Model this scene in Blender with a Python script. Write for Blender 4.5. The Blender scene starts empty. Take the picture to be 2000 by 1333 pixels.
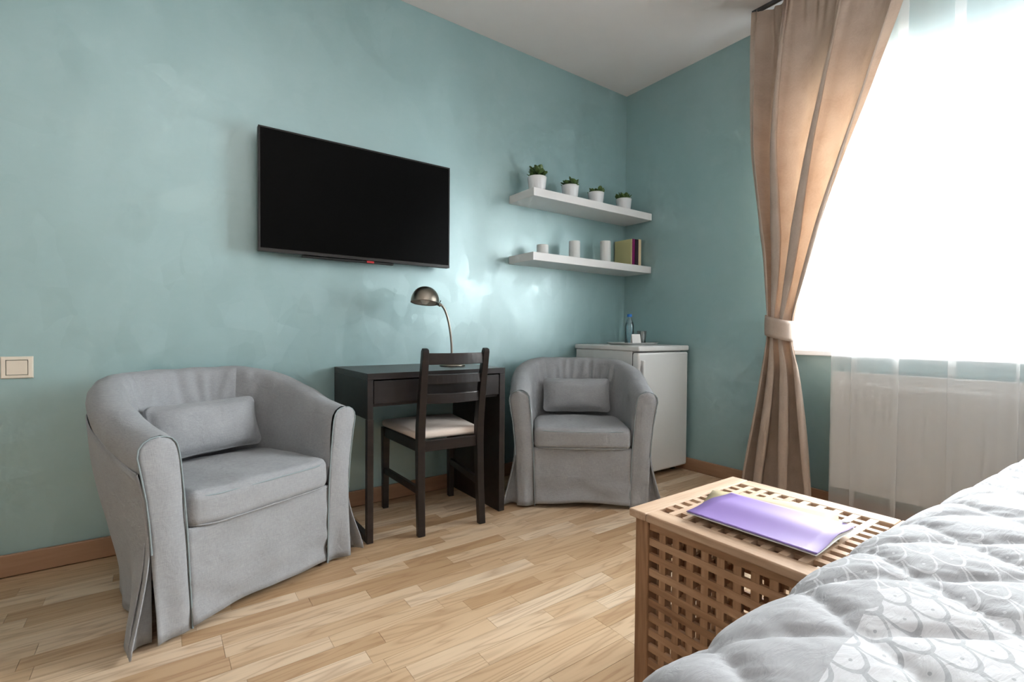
import bpy, math, random
from mathutils import Vector, Matrix, noise

# ------------------------------------------------------------------ camera, world, exposure
SC = bpy.context.scene
COL = SC.collection
PI = math.pi

def make_camera():
    cx, cy, cz = -2.9435, -2.5909, 0.9367
    yaw, pitch, roll, fpx = -0.6235, -0.0186, 0.0077, 952.76
    f = Vector((-math.sin(yaw) * math.cos(pitch), math.cos(yaw) * math.cos(pitch), math.sin(pitch)))
    r = Vector((math.cos(yaw), math.sin(yaw), 0))
    u = r.cross(f)
    r2 = r * math.cos(roll) + u * math.sin(roll)
    u2 = -r * math.sin(roll) + u * math.cos(roll)
    cam = bpy.data.cameras.new('camera')
    cam.sensor_width = 36
    cam.lens = fpx * 36 / 2000
    cam.clip_start = 0.02
    o = bpy.data.objects.new('camera', cam)
    COL.objects.link(o)
    b = -f
    o.matrix_world = Matrix(((r2.x, u2.x, b.x, cx), (r2.y, u2.y, b.y, cy), (r2.z, u2.z, b.z, cz), (0, 0, 0, 1)))
    SC.camera = o
    return r2, u2, f, Vector((cx, cy, cz)), fpx
CAM = make_camera()

world = bpy.data.worlds.new('overcast_sky')
SC.world = world
world.use_nodes = True
bg = world.node_tree.nodes['Background']
bg.inputs['Color'].default_value = (0.965, 0.98, 1.0, 1)
bg.inputs['Strength'].default_value = 13.5

SC.view_settings.view_transform = 'Standard'
SC.view_settings.look = 'None'
SC.view_settings.exposure = 2.36
SC.view_settings.gamma = 1.0
SC.view_settings.use_curve_mapping = False
FILL_W = 6.0                # added fill light behind the viewer, built further down
SC.cycles.diffuse_bounces = 4
SC.cycles.glossy_bounces = 3
SC.cycles.use_adaptive_sampling = True
SC.cycles.adaptive_threshold = 0.05
SC.cycles.adaptive_min_samples = 20
SC.cycles.max_bounces = 6
SC.cycles.transparent_max_bounces = 12
SC.cycles.caustics_reflective = False
SC.cycles.caustics_refractive = False

# room: TV wall is y=0, window wall is x=0, room lies at x<0, y<0
RX0, RY0, RH = -5.4, -4.25, 2.77
WY0, WY1, WZ0, WZ1 = -2.95, -1.20, 0.85, 2.30     # window opening
def portal():
    l = bpy.data.lights.new('window_daylight', 'AREA')
    l.shape = 'RECTANGLE'
    l.size = WZ1 - WZ0
    l.size_y = WY1 - WY0
    l.cycles.is_portal = True
    o = bpy.data.objects.new('window_daylight', l)
    COL.objects.link(o)
    o.location = (0.26, (WY0 + WY1) / 2, (WZ0 + WZ1) / 2)
    o.rotation_euler = (0, math.radians(90), 0)
portal()

# ------------------------------------------------------------------ helpers
def lin(r, g, b):
    def f(c):
        c /= 255.0
        return c / 12.92 if c <= 0.04045 else ((c + 0.055) / 1.055) ** 2.4
    return (f(r), f(g), f(b), 1.0)

class NT:
    """small wrapper that writes shader node trees"""
    def __init__(s, name):
        s.mat = bpy.data.materials.new(name)
        s.mat.use_nodes = True
        s.t = s.mat.node_tree
        s.p = s.t.nodes['Principled BSDF']
        s.out = s.t.nodes['Material Output']
    def n(s, typ, ins=None, **kw):
        nd = s.t.nodes.new(typ)
        for k, v in kw.items():
            setattr(nd, k, v)
        for k, v in (ins or {}).items():
            s.set(nd, k, v)
        return nd
    def set(s, nd, k, v):
        if isinstance(v, bpy.types.NodeSocket):
            s.t.links.new(v, nd.inputs[k])
        else:
            nd.inputs[k].default_value = v
    def m(s, op, a, b=0.0, c=0.0, clamp=False):
        nd = s.t.nodes.new('ShaderNodeMath')
        nd.operation = op
        nd.use_clamp = clamp
        for i, v in enumerate((a, b, c)):
            s.set(nd, i, v)
        return nd.outputs[0]
    def mix(s, fac, a, b, blend='MIX'):
        nd = s.t.nodes.new('ShaderNodeMix')
        nd.data_type = 'RGBA'
        nd.blend_type = blend
        s.set(nd, 0, fac)
        s.set(nd, 6, a)
        s.set(nd, 7, b)
        return nd.outputs[2]
    def ramp(s, fac, stops):
        nd = s.t.nodes.new('ShaderNodeValToRGB')
        e = nd.color_ramp.elements
        while len(e) < len(stops):
            e.new(0.5)
        for el, (p, c) in zip(e, stops):
            el.position = p
            el.color = c if len(c) == 4 else (*c, 1)
        s.set(nd, 0, fac)
        return nd.outputs[0]
    def noise(s, vec, scale, detail=3.0, rough=0.5, dist=0.0):
        nd = s.n('ShaderNodeTexNoise', {'Scale': scale, 'Detail': detail, 'Roughness': rough, 'Distortion': dist})
        if vec is not None:
            s.set(nd, 'Vector', vec)
        return nd.outputs[0]
    def coord(s, kind='Object'):
        return s.n('ShaderNodeTexCoord').outputs[kind]
    def mapping(s, vec, scale=(1, 1, 1), rot=(0, 0, 0), loc=(0, 0, 0)):
        return s.n('ShaderNodeMapping', {'Vector': vec, 'Scale': scale, 'Rotation': rot, 'Location': loc}).outputs[0]
    def bump(s, h, strength, dist=0.01):
        b = s.n('ShaderNodeBump', {'Height': h, 'Strength': strength, 'Distance': dist})
        s.t.links.new(b.outputs[0], s.p.inputs['Normal'])
        return b.outputs[0]
    def base(s, **kw):
        for k, v in kw.items():
            s.set(s.p, k.replace('_', ' '), v)

def plain(name, col, rough=0.5, metal=0.0, var=0.04, scale=9.0, bump=0.0, bscale=200.0, spec=0.5, coat=0.0):
    t = NT(name)
    v = t.noise(t.coord(), scale, 4)
    dark = tuple(c * (1 - var * 2) for c in col[:3]) + (1,)
    lite = tuple(min(1, c * (1 + var * 2)) for c in col[:3]) + (1,)
    t.base(Base_Color=t.mix(v, dark, lite), Roughness=rough, Metallic=metal)
    t.p.inputs['Specular IOR Level'].default_value = spec
    t.p.inputs['Coat Weight'].default_value = coat
    if bump:
        t.bump(t.noise(t.coord(), bscale, 2), bump, 0.002)
    return t.mat

def link(o, parent=None, loc=None):
    COL.objects.link(o)
    if parent is not None:
        o.parent = parent
    if loc is not None:
        o.location = loc
    return o

def tag(o, label=None, cat=None, group=None, kind=None):
    if label: o['label'] = label
    if cat: o['category'] = cat
    if group: o['group'] = group
    if kind: o['kind'] = kind
    return o

def thing(name, label, cat, loc=(0, 0, 0), rz=0.0, group=None):
    o = bpy.data.objects.new(name, None)
    link(o)
    o.empty_display_size = 0.1
    o.location = loc
    o.rotation_euler = (0, 0, rz)
    return tag(o, label, cat, group)

def mesh(name, vs, fs, mat, parent=None, smooth=False, loc=None, solid=0.0, subs=0):
    me = bpy.data.meshes.new(name)
    me.from_pydata([tuple(v) for v in vs], [], fs)
    me.update()
    if smooth:
        me.polygons.foreach_set('use_smooth', [True] * len(me.polygons))
    if mat is not None:
        me.materials.append(mat)
    o = link(bpy.data.objects.new(name, me), parent, loc)
    if solid:
        md = o.modifiers.new('thickness', 'SOLIDIFY')
        md.thickness = abs(solid)
        md.offset = 1.0 if solid > 0 else -1.0
    if subs:
        md = o.modifiers.new('smooth', 'SUBSURF')
        md.levels = md.render_levels = subs
    return o

BOXF = [(0, 3, 2, 1), (4, 5, 6, 7), (0, 1, 5, 4), (1, 2, 6, 5), (2, 3, 7, 6), (3, 0, 4, 7)]
class MB:
    """collects shapes for ONE mesh"""
    def __init__(s):
        s.v, s.f = [], []
    def add(s, vs, fs):
        k = len(s.v)
        s.v += [tuple(v) for v in vs]
        s.f += [tuple(i + k for i in f) for f in fs]
        return s
    def box(s, x0, x1, y0, y1, z0, z1):
        return s.add([(x0, y0, z0), (x1, y0, z0), (x1, y1, z0), (x0, y1, z0),
                      (x0, y0, z1), (x1, y0, z1), (x1, y1, z1), (x0, y1, z1)], BOXF)
    def rbox(s, x0, x1, y0, y1, z0, z1, r, seg=2, div=1, deform=None):
        vs, fs = rbox_data((x1 - x0) / 2, (y1 - y0) / 2, (z1 - z0) / 2, r, seg, div)
        c = ((x0 + x1) / 2, (y0 + y1) / 2, (z0 + z1) / 2)
        if deform: vs = [deform(v) for v in vs]
        return s.add([(v[0] + c[0], v[1] + c[1], v[2] + c[2]) for v in vs], fs)
    def lathe(s, prof, c=(0, 0, 0), n=32, cap=True):
        vs, fs = [], []
        for (r, z) in prof:
            for i in range(n):
                a = 2 * PI * i / n
                vs.append((c[0] + r * math.cos(a), c[1] + r * math.sin(a), c[2] + z))
        for j in range(len(prof) - 1):
            for i in range(n):
                k = (i + 1) % n
                fs.append((j * n + i, j * n + k, (j + 1) * n + k, (j + 1) * n + i))
        if cap:
            fs.append(tuple(range(n))[::-1])
            fs.append(tuple((len(prof) - 1) * n + i for i in range(n)))
        return s.add(vs, fs)
    def tube(s, pts, r, n=8, closed=False, cap=True):
        pts = [Vector(p) for p in pts]
        m = len(pts)
        rr = r if isinstance(r, (list, tuple)) else [r] * m
        vs, fs = [], []
        up = None
        for i, p in enumerate(pts):
            a = pts[(i - 1) % m] if (closed or i > 0) else p
            b = pts[(i + 1) % m] if (closed or i < m - 1) else p
            t = (b - a).normalized()
            if up is None:
                up = Vector((0, 0, 1)) if abs(t.z) < 0.9 else Vector((1, 0, 0))
            sd = t.cross(up).normalized()
            up = sd.cross(t).normalized()
            for k in range(n):
                q = 2 * PI * k / n
                vs.append(p + (sd * math.cos(q) + up * math.sin(q)) * rr[i])
        for i in range(m if closed else m - 1):
            j = (i + 1) % m
            for k in range(n):
                l = (k + 1) % n
                fs.append((i * n + k, i * n + l, j * n + l, j * n + k))
        if cap and not closed:
            fs.append(tuple(range(n)))
            fs.append(tuple((m - 1) * n + k for k in range(n))[::-1])
        return s.add(vs, fs)
    def bar(s, pts, w, d, side=(1, 0, 0)):
        """rectangular section w (along side) x d swept along pts"""
        pts = [Vector(p) for p in pts]
        side = Vector(side).normalized()
        m = len(pts)
        vs, fs = [], []
        for i, p in enumerate(pts):
            a = pts[max(0, i - 1)]
            b = pts[min(m - 1, i + 1)]
            t = (b - a).normalized()
            o = t.cross(side).normalized()
            ww = w[i] if isinstance(w, (list, tuple)) else w
            dd = d[i] if isinstance(d, (list, tuple)) else d
            for (sa, sb) in ((-1, -1), (1, -1), (1, 1), (-1, 1)):
                vs.append(p + side * (sa * ww / 2) + o * (sb * dd / 2))
        for i in range(m - 1):
            for k in range(4):
                l = (k + 1) % 4
                fs.append((i * 4 + k, i * 4 + l, i * 4 + 4 + l, i * 4 + 4 + k))
        fs.append((3, 2, 1, 0))
        fs.append(tuple((m - 1) * 4 + k for k in range(4)))
        return s.add(vs, fs)
    def grid(s, rows, wrap=False):
        h, w = len(rows), len(rows[0])
        vs = [v for r in rows for v in r]
        fs = []
        for j in range(h - 1):
            for i in range(w if wrap else w - 1):
                k = (i + 1) % w
                fs.append((j * w + i, j * w + k, (j + 1) * w + k, (j + 1) * w + i))
        return s.add(vs, fs)
    def build(s, name, mat, parent=None, smooth=False, loc=None, solid=0.0, subs=0, bevel=0.0):
        o = mesh(name, s.v, s.f, mat, parent, smooth, loc, solid, subs)
        if bevel:
            md = o.modifiers.new('edges', 'BEVEL')
            md.width = bevel
            md.segments = 2
            md.limit_method = 'ANGLE'
        return o

def rbox_data(a, b, c, r, seg=2, div=1):
    """rounded box, half sizes a b c, as one welded surface"""
    r = min(r, a * .999, b * .999, c * .999)
    half = (a, b, c)
    def axis(h):
        core = [-(h - r) + 2 * (h - r) * i / div for i in range(div + 1)]
        ext = [math.tan(PI / 4 * k / seg) * r for k in range(1, seg + 1)]
        return [-(h - r) - e for e in reversed(ext)] + core + [h - r + e for e in ext]
    ax = [axis(h) for h in half]
    idx, vs, fs = {}, [], []
    def vert(i, j, k):
        key = (i, j, k)
        if key not in idx:
            p = (ax[0][i], ax[1][j], ax[2][k])
            q = [max(-(h - r), min(h - r, x)) for x, h in zip(p, half)]
            d = Vector([x - y for x, y in zip(p, q)])
            d = d.normalized() * r if d.length > 1e-9 else d
            idx[key] = len(vs)
            vs.append((q[0] + d.x, q[1] + d.y, q[2] + d.z))
        return idx[key]
    n = [len(x) - 1 for x in ax]
    for i in range(n[0]):
        for j in range(n[1]):
            fs.append((vert(i, j, 0), vert(i, j + 1, 0), vert(i + 1, j + 1, 0), vert(i + 1, j, 0)))
            fs.append((vert(i, j, n[2]), vert(i + 1, j, n[2]), vert(i + 1, j + 1, n[2]), vert(i, j + 1, n[2])))
    for i in range(n[0]):
        for k in range(n[2]):
            fs.append((vert(i, 0, k), vert(i + 1, 0, k), vert(i + 1, 0, k + 1), vert(i, 0, k + 1)))
            fs.append((vert(i, n[1], k), vert(i, n[1], k + 1), vert(i + 1, n[1], k + 1), vert(i + 1, n[1], k)))
    for j in range(n[1]):
        for k in range(n[2]):
            fs.append((vert(0, j, k), vert(0, j, k + 1), vert(0, j + 1, k + 1), vert(0, j + 1, k)))
            fs.append((vert(n[0], j, k), vert(n[0], j + 1, k), vert(n[0], j + 1, k + 1), vert(n[0], j, k + 1)))
    return vs, fs

def box(name, x0, x1, y0, y1, z0, z1, mat, parent=None, r=0.0, seg=2):
    b = MB()
    if r: b.rbox(x0, x1, y0, y1, z0, z1, r, seg)
    else: b.box(x0, x1, y0, y1, z0, z1)
    return b.build(name, mat, parent, smooth=False)

def smooth(a, b, x):
    t = max(0.0, min(1.0, (x - a) / (b - a)))
    return t * t * (3 - 2 * t)
def interp(tab, x):
    """piecewise smooth table [(x, y)...] increasing in x"""
    if x <= tab[0][0]: return tab[0][1]
    for (x0, y0), (x1, y1) in zip(tab, tab[1:]):
        if x <= x1:
            return y0 + (y1 - y0) * (x - x0) / (x1 - x0)
    return tab[-1][1]
def nz(x, y=0.0, z=0.0):
    return noise.noise(Vector((x, y, z)))

# ------------------------------------------------------------------ materials
def mat_wall():
    t = NT('pearl_teal_plaster')
    c = t.coord()
    d = t.n('ShaderNodeTexNoise', {'Vector': c, 'Scale': 3.0, 'Detail': 3.0})
    wv = t.mix(0.16, c, d.outputs[1], 'ADD')
    v1 = t.n('ShaderNodeTexVoronoi', {'Vector': wv, 'Scale': 6.0}, feature='F1')
    v2 = t.n('ShaderNodeTexVoronoi', {'Vector': t.mapping(wv, (1.3, 1.3, .7), (.5, .6, .7)), 'Scale': 11.0}, feature='F1')
    p1 = t.n('ShaderNodeSeparateColor', {0: v1.outputs['Color']}).outputs[0]
    p2 = t.n('ShaderNodeSeparateColor', {0: v2.outputs['Color']}).outputs[1]
    n = t.noise(c, 1.4, 4, .55)
    brush = t.noise(t.mapping(wv, (1, 1, 2.2), (.2, .7, .3)), 9.0, 4, .6, 1.5)
    mixv = t.m('ADD', t.m('MULTIPLY', p1, .12), t.m('ADD', t.m('MULTIPLY', p2, .10), t.m('ADD', t.m('MULTIPLY', n, .5), t.m('MULTIPLY', brush, .28))))
    col = t.ramp(mixv, [(0.25, lin(140, 177, 180)), (0.5, lin(146, 181, 184)), (0.75, lin(154, 186, 189))])
    patch = t.m('ADD', t.m('MULTIPLY', p1, .4), t.m('ADD', t.m('MULTIPLY', p2, .35), t.m('MULTIPLY', brush, .4)))
    rg = t.m('ADD', t.m('MULTIPLY', patch, .24), .27)
    t.base(Base_Color=col, Roughness=rg, Metallic=.20)
    t.p.inputs['IOR'].default_value = 2.35
    t.p.inputs['Specular IOR Level'].default_value = 0.5
    nb = t.n('ShaderNodeNewGeometry').outputs['Normal']
    # every trowel stroke leaves a facet with a slightly different tilt
    tl = None
    for v, k in ((v1, .036), (v2, .044)):
        q = t.n('ShaderNodeVectorMath', {0: v.outputs['Color'], 1: (.5, .5, .5)}, operation='SUBTRACT').outputs[0]
        sc = t.n('ShaderNodeVectorMath', {0: q}, operation='SCALE')
        sc.inputs['Scale'].default_value = k
        tl = sc.outputs[0] if tl is None else t.n('ShaderNodeVectorMath', {0: tl, 1: sc.outputs[0]}, operation='ADD').outputs[0]
    nn = t.n('ShaderNodeVectorMath', {0: nb, 1: tl}, operation='ADD').outputs[0]
    nn = t.n('ShaderNodeVectorMath', {0: nn}, operation='NORMALIZE').outputs[0]
    t.t.links.new(nn, t.p.inputs['Normal'])
    return t.mat
def mat_wood_floor():
    t = NT('ash_parquet')
    c = t.coord('Object')
    rnd = t.n('ShaderNodeAttribute', attribute_name='rnd').outputs['Fac']
    off = t.n('ShaderNodeCombineXYZ', {0: t.m('MULTIPLY', rnd, 37.0), 1: t.m('MULTIPLY', rnd, 91.0), 2: t.m('MULTIPLY', rnd, 13.0)}).outputs[0]
    p = t.n('ShaderNodeVectorMath', {0: c, 1: off}, operation='ADD').outputs[0]
    g1 = t.noise(t.mapping(p, (2.2, 34, 1)), 1.0, 5, .6, .8)
    big = t.noise(t.mapping(p, (1.0, 9, 1)), 1.3, 2, .5, .4)
    rings = t.m('FRACT', t.m('MULTIPLY', big, 9.0))
    rings = t.m('ABSOLUTE', t.m('SUBTRACT', t.m('MULTIPLY', rings, 2.0), 1.0))
    rings = t.m('POWER', rings, 2.5)
    fine = t.noise(t.mapping(p, (9, 240, 1)), 1.0, 3)
    base = t.ramp(rnd, [(0.0, lin(184, 150, 113)), (0.3, lin(203, 172, 137)), (0.65, lin(214, 186, 153)), (1.0, lin(224, 201, 173))])
    k = t.m('ADD', t.m('MULTIPLY', rings, .46), t.m('ADD', t.m('MULTIPLY', t.m('SUBTRACT', g1, .5), .55), t.m('MULTIPLY', t.m('SUBTRACT', fine, .5), .25)))
    col = t.mix(t.m('MULTIPLY', k, 1.0, clamp=True), base, lin(150, 112, 80))
    t.base(Base_Color=col, Roughness=t.m('ADD', t.m('MULTIPLY', g1, .12), .34))
    t.p.inputs['Specular IOR Level'].default_value = 0.4
    t.bump(k, .05, .003)
    return t.mat
def mat_wood(name, dark, mid, lite, rough=.5, sc=1.0, axis='x', spec=.5):
    t = NT(name)
    t.p.inputs['Specular IOR Level'].default_value = spec
    c = t.coord('Object')
    inf = t.n('ShaderNodeObjectInfo').outputs['Random']
    off = t.n('ShaderNodeCombineXYZ', {0: t.m('MULTIPLY', inf, 17.0), 1: t.m('MULTIPLY', inf, 31.0), 2: t.m('MULTIPLY', inf, 53.0)}).outputs[0]
    p = t.n('ShaderNodeVectorMath', {0: c, 1: off}, operation='ADD').outputs[0]
    s = {'x': (2, 22, 22), 'y': (22, 2, 22), 'z': (22, 22, 2)}[axis]
    g = t.noise(t.mapping(p, tuple(v * sc for v in s)), 1.0, 4, .6, .6)
    f = t.noise(t.mapping(p, tuple(v * sc * 7 for v in s)), 1.0, 2)
    k = t.m('ADD', t.m('MULTIPLY', g, .8), t.m('ADD', t.m('MULTIPLY', f, .2), t.m('MULTIPLY', t.m('SUBTRACT', inf, .5), .16)))
    t.base(Base_Color=t.ramp(k, [(0.28, dark), (0.5, mid), (0.72, lite)]), Roughness=rough)
    t.bump(k, .06, .002)
    return t.mat
def mat_fabric(name, col, var=.08, weave=900.0, rough=.9, soft=9.0, bump=.40):
    t = NT(name)
    c = t.coord('Object')
    a = t.noise(t.mapping(c, (weave, weave, weave * .12)), 1.0, 2)
    b = t.noise(t.mapping(c, (weave * .12, weave * .12, weave)), 1.0, 2)
    th = t.m('ADD', a, b)
    n = t.noise(c, soft, 4)
    k = t.m('ADD', t.m('MULTIPLY', t.m('SUBTRACT', th, 1.0), .9), t.m('MULTIPLY', t.m('SUBTRACT', n, .5), .7))
    k = t.m('ADD', k, .5, clamp=True)
    dark = tuple(x * (1 - 2.2 * var) for x in col[:3]) + (1,)
    lite = tuple(min(1, x * (1 + 2.2 * var)) for x in col[:3]) + (1,)
    t.base(Base_Color=t.mix(k, dark, lite), Roughness=rough)
    t.p.inputs['Specular IOR Level'].default_value = 0.2
    t.p.inputs['Sheen Weight'].default_value = 0.15
    wr = t.noise(t.mapping(c, (1, 1, 1.0)), 22.0, 3, .55, .6)
    t.bump(t.m('ADD', t.m('MULTIPLY', th, .12), wr), bump, .006)
    return t.mat
def mat_curtain():
    t = NT('beige_damask_curtain')
    uv = t.coord('UV')
    pat = t.n('ShaderNodeTexVoronoi', {'Vector': t.mapping(uv, (1, 1, 1)), 'Scale': 14.0}, feature='SMOOTH_F1').outputs[0]
    sw = t.noise(uv, 26.0, 3, .6, 3.0)
    k = t.m('MULTIPLY', t.m('ADD', pat, sw), .6)
    col = t.ramp(k, [(0.3, lin(178, 161, 147)), (0.7, lin(192, 175, 161))])
    tr = t.ramp(k, [(0.3, lin(222, 172, 132)), (0.7, lin(240, 198, 160))])
    dif = t.n('ShaderNodeBsdfDiffuse', {'Color': col})
    tl = t.n('ShaderNodeBsdfTranslucent', {'Color': tr})
    gl = t.n('ShaderNodeBsdfGlossy', {'Color': (1, 1, 1, 1), 'Roughness': .5})
    m1 = t.n('ShaderNodeMixShader', {0: .05, 1: dif.outputs[0], 2: tl.outputs[0]})
    m2 = t.n('ShaderNodeMixShader', {0: .03, 1: m1.outputs[0], 2: gl.outputs[0]})
    t.t.links.new(m2.outputs[0], t.out.inputs[0])
    return t.mat
def mat_sheer():
    t = NT('white_sheer_voile')
    c = t.coord('UV')
    n = t.noise(t.mapping(c, (12, .6, 1)), 1.0, 2)
    tp = t.n('ShaderNodeBsdfTransparent', {'Color': (1, 1, 1, 1)})
    df = t.n('ShaderNodeBsdfDiffuse', {'Color': (.92, .93, .93, 1)})
    tl = t.n('ShaderNodeBsdfTranslucent', {'Color': (.92, .93, .93, 1)})
    cl = t.n('ShaderNodeMixShader', {0: .22, 1: df.outputs[0], 2: tl.outputs[0]})
    mx = t.n('ShaderNodeMixShader', {0: t.m('ADD', t.m('MULTIPLY', n, .06), .35), 1: tp.outputs[0], 2: cl.outputs[0]})
    t.t.links.new(mx.outputs[0], t.out.inputs[0])
    return t.mat
def mat_glass(name, tint=(1, 1, 1, 1), refl=.06, rough=.02, dens=0.0):
    t = NT(name)
    tp = t.n('ShaderNodeBsdfTransparent', {'Color': tint})
    gl = t.n('ShaderNodeBsdfGlossy', {'Color': (1, 1, 1, 1), 'Roughness': rough})
    fr = t.n('ShaderNodeFresnel', {'IOR': 1.45})
    mx = t.n('ShaderNodeMixShader', {0: t.m('ADD', t.m('MULTIPLY', fr.outputs[0], .8), refl), 1: tp.outputs[0], 2: gl.outputs[0]})
    t.t.links.new(mx.outputs[0], t.out.inputs[0])
    return t.mat
def mat_quilt():
    t = NT('grey_print_quilted_cotton')
    uv = t.coord('UV')                       # metres on the cloth
    sx = t.n('ShaderNodeSeparateXYZ', {0: uv})
    def scales(w, h, rot):
        q = t.n('ShaderNodeSeparateXYZ', {0: t.mapping(uv, (1 / w, 1 / h, 1), (0, 0, rot))})
        u, v = q.outputs[0], q.outputs[1]
        row = t.m('FLOOR', v)
        fv = t.m('SUBTRACT', v, row)
        sh = t.m('MULTIPLY', t.m('MODULO', row, 2.0), .5)
        fu = t.m('SUBTRACT', t.m('FRACT', t.m('ADD', u, sh)), .5)
        r = t.m('SQRT', t.m('ADD', t.m('MULTIPLY', fu, fu), t.m('MULTIPLY', t.m('MULTIPLY', fv, fv), .25)))
        ring = t.m('ABSOLUTE', t.m('SUBTRACT', r, .46))
        dot = t.m('LESS_THAN', t.m('SQRT', t.m('ADD', t.m('MULTIPLY', fu, fu), t.m('POWER', t.m('SUBTRACT', fv, .45), 2.0))), .05)
        return ring, dot
    r1, d1 = scales(.056, .034, .62 + PI)
    r2, d2 = scales(.050, .032, .45 + PI)
    patch = t.n('ShaderNodeTexVoronoi', {'Vector': t.mapping(uv, (1, 1.5, 1), (0, 0, .6)), 'Scale': 3.6}, feature='F1', distance='MANHATTAN')
    pid = t.n('ShaderNodeSeparateColor', {0: patch.outputs['Color']})
    a, b = pid.outputs[0], pid.outputs[1]
    soft = t.noise(uv, 26.0, 4, .6, .8)
    white = lin(196, 197, 200)
    grey = t.mix(soft, lin(146, 147, 150), lin(162, 163, 166))
    pale = t.mix(soft, lin(180, 181, 184), lin(198, 199, 202))
    l1 = t.m('LESS_THAN', r1, t.m('MULTIPLY', soft, .06))
    scal_grey = t.mix(t.m('MULTIPLY', t.m('MAXIMUM', l1, d1), .75), grey, white)
    l2 = t.m('LESS_THAN', r2, t.m('MULTIPLY', soft, .085))
    scal_white = t.mix(t.m('MULTIPLY', t.m('MAXIMUM', l2, d2), .85), pale, lin(148, 150, 154))
    fl = t.m('GREATER_THAN', t.noise(uv, 34.0, 1, .4), .6)
    flower = t.mix(t.m('MULTIPLY', fl, .6), pale, lin(164, 165, 167))
    col = t.mix(t.m('GREATER_THAN', a, .38), scal_grey, flower)
    col = t.mix(t.m('GREATER_THAN', a, .74), col, scal_white)
    col = t.mix(t.m('GREATER_THAN', b, .72), col, grey)
    t.base(Base_Color=col, Roughness=.75)
    t.p.inputs['Specular IOR Level'].default_value = .25
    t.p.inputs['Sheen Weight'].default_value = .2
    w1 = t.noise(t.mapping(uv, (20, 75, 1), (0, 0, .55)), 1.0, 4, .6, .8)
    t.bump(w1, .35, .006)
    return t.mat

M = {}
M['wall'] = mat_wall()
M['wall_white'] = plain('warm_white_wall_paint', lin(238, 232, 226), .85, var=.01)  # white picked for the unseen walls so they bounce fill light
M['ceiling'] = plain('matt_white_ceiling', lin(232, 227, 225), .9, var=.01, bump=.05, bscale=120)
M['floor'] = mat_wood_floor()
M['skirting'] = mat_wood('brown_skirting_wood', lin(146, 110, 84), lin(164, 127, 99), lin(180, 144, 116), .45, .5)
M['skirting_y'] = mat_wood('brown_skirting_wood_side', lin(146, 110, 84), lin(164, 127, 99), lin(180, 144, 116), .45, .5, 'y')
M['blackwood'] = mat_wood('black_brown_stained_wood', lin(24, 19, 19), lin(33, 27, 26), lin(45, 37, 35), .36, 1.0, 'x')
M['acacia_x'] = mat_wood('oiled_acacia', lin(126, 88, 60), lin(166, 126, 93), lin(196, 160, 128), .5, 1.0, 'x')
M['acacia_y'] = mat_wood('oiled_acacia_cross', lin(126, 88, 60), lin(166, 126, 93), lin(196, 160, 128), .5, 1.0, 'y')
M['acacia_z'] = mat_wood('oiled_acacia_upright', lin(126, 88, 60), lin(166, 126, 93), lin(196, 160, 128), .5, 1.0, 'z')
M['top_x'] = mat_wood('paler_oiled_acacia', lin(166, 134, 108), lin(195, 166, 140), lin(212, 188, 165), .62, 1.0, 'x', .22)  # paler wood for the table top, window glare put into the colour
M['top_y'] = mat_wood('paler_oiled_acacia_cross', lin(166, 134, 108), lin(195, 166, 140), lin(212, 188, 165), .62, 1.0, 'y', .22)
M['grey'] = mat_fabric('grey_cotton_slipcover', lin(153, 155, 158), weave=520.0)
M['piping'] = plain('pale_grey_piping', lin(140, 152, 155), .8)
M['cream'] = mat_fabric('cream_seat_cotton', lin(234, 220, 209), .02)
M['curtain'] = mat_curtain()
M['sheer'] = mat_sheer()
M['white'] = plain('white_lacquer', lin(226, 226, 226), .35, var=.01)
M['white_pvc'] = plain('white_window_plastic', lin(235, 236, 238), .35, var=.005)
M['white_metal'] = plain('white_enamel', lin(222, 223, 222), .3, var=.01)
M['ceramic'] = plain('white_ceramic', lin(232, 234, 236), .25, var=.01)
M['wax'] = plain('white_candle_wax', lin(226, 228, 226), .55, var=.02)
M['wick'] = plain('dark_wick', lin(60, 55, 50), .9)
M['soil'] = plain('dark_soil', lin(58, 46, 36), .95, var=.2, scale=60)
M['leaf'] = plain('succulent_leaf', lin(84, 112, 60), .4, var=.14, scale=30)
M['tv_body'] = plain('black_tv_plastic', lin(14, 14, 15), .4, var=.02)
M['tv_screen'] = plain('black_tv_glass', lin(5, 5, 5), .3, var=.02, spec=.06)
M['tv_strip'] = plain('dark_grey_tv_trim', lin(42, 40, 40), .3, var=.02)
M['red'] = plain('red_sticker', lin(190, 30, 34), .5)
M['steel'] = plain('brushed_nickel', lin(150, 143, 132), .3, 1.0, var=.04, scale=40)
M['lamp_in'] = plain('lamp_white_inside', lin(205, 200, 192), .5)
M['bulb'] = plain('frosted_bulb', lin(235, 232, 225), .4)
M['cream_plastic'] = plain('cream_switch_plastic', lin(222, 212, 196), .35, var=.01)
M['tray'] = plain('white_tray_plastic', lin(222, 224, 224), .3, var=.01)
M['paper'] = plain('white_paper', lin(232, 232, 230), .8, var=.01)
M['purple'] = plain('purple_card_cover', lin(134, 110, 172), .5, var=.02, spec=.22)
M['beige_card'] = plain('beige_card_cover', lin(164, 150, 120), .6, var=.03, spec=.2)
M['olive'] = plain('olive_book_cloth', lin(198, 193, 142), .7, var=.03)
M['magenta'] = plain('magenta_book_cloth', lin(140, 30, 100), .6, var=.03)
M['navy'] = plain('dark_book_cloth', lin(44, 26, 38), .6, var=.03)
M['creambook'] = plain('cream_book_cloth', lin(222, 202, 166), .6, var=.03)
M['darkred'] = plain('dark_red_cloth', lin(130, 50, 44), .6)
M['bottle'] = mat_glass('blue_clear_bottle', (.82, .94, .98, 1), .05, .05)
M['water'] = mat_glass('clear_water', (.90, .97, .99, 1), .0, .05)
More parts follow.
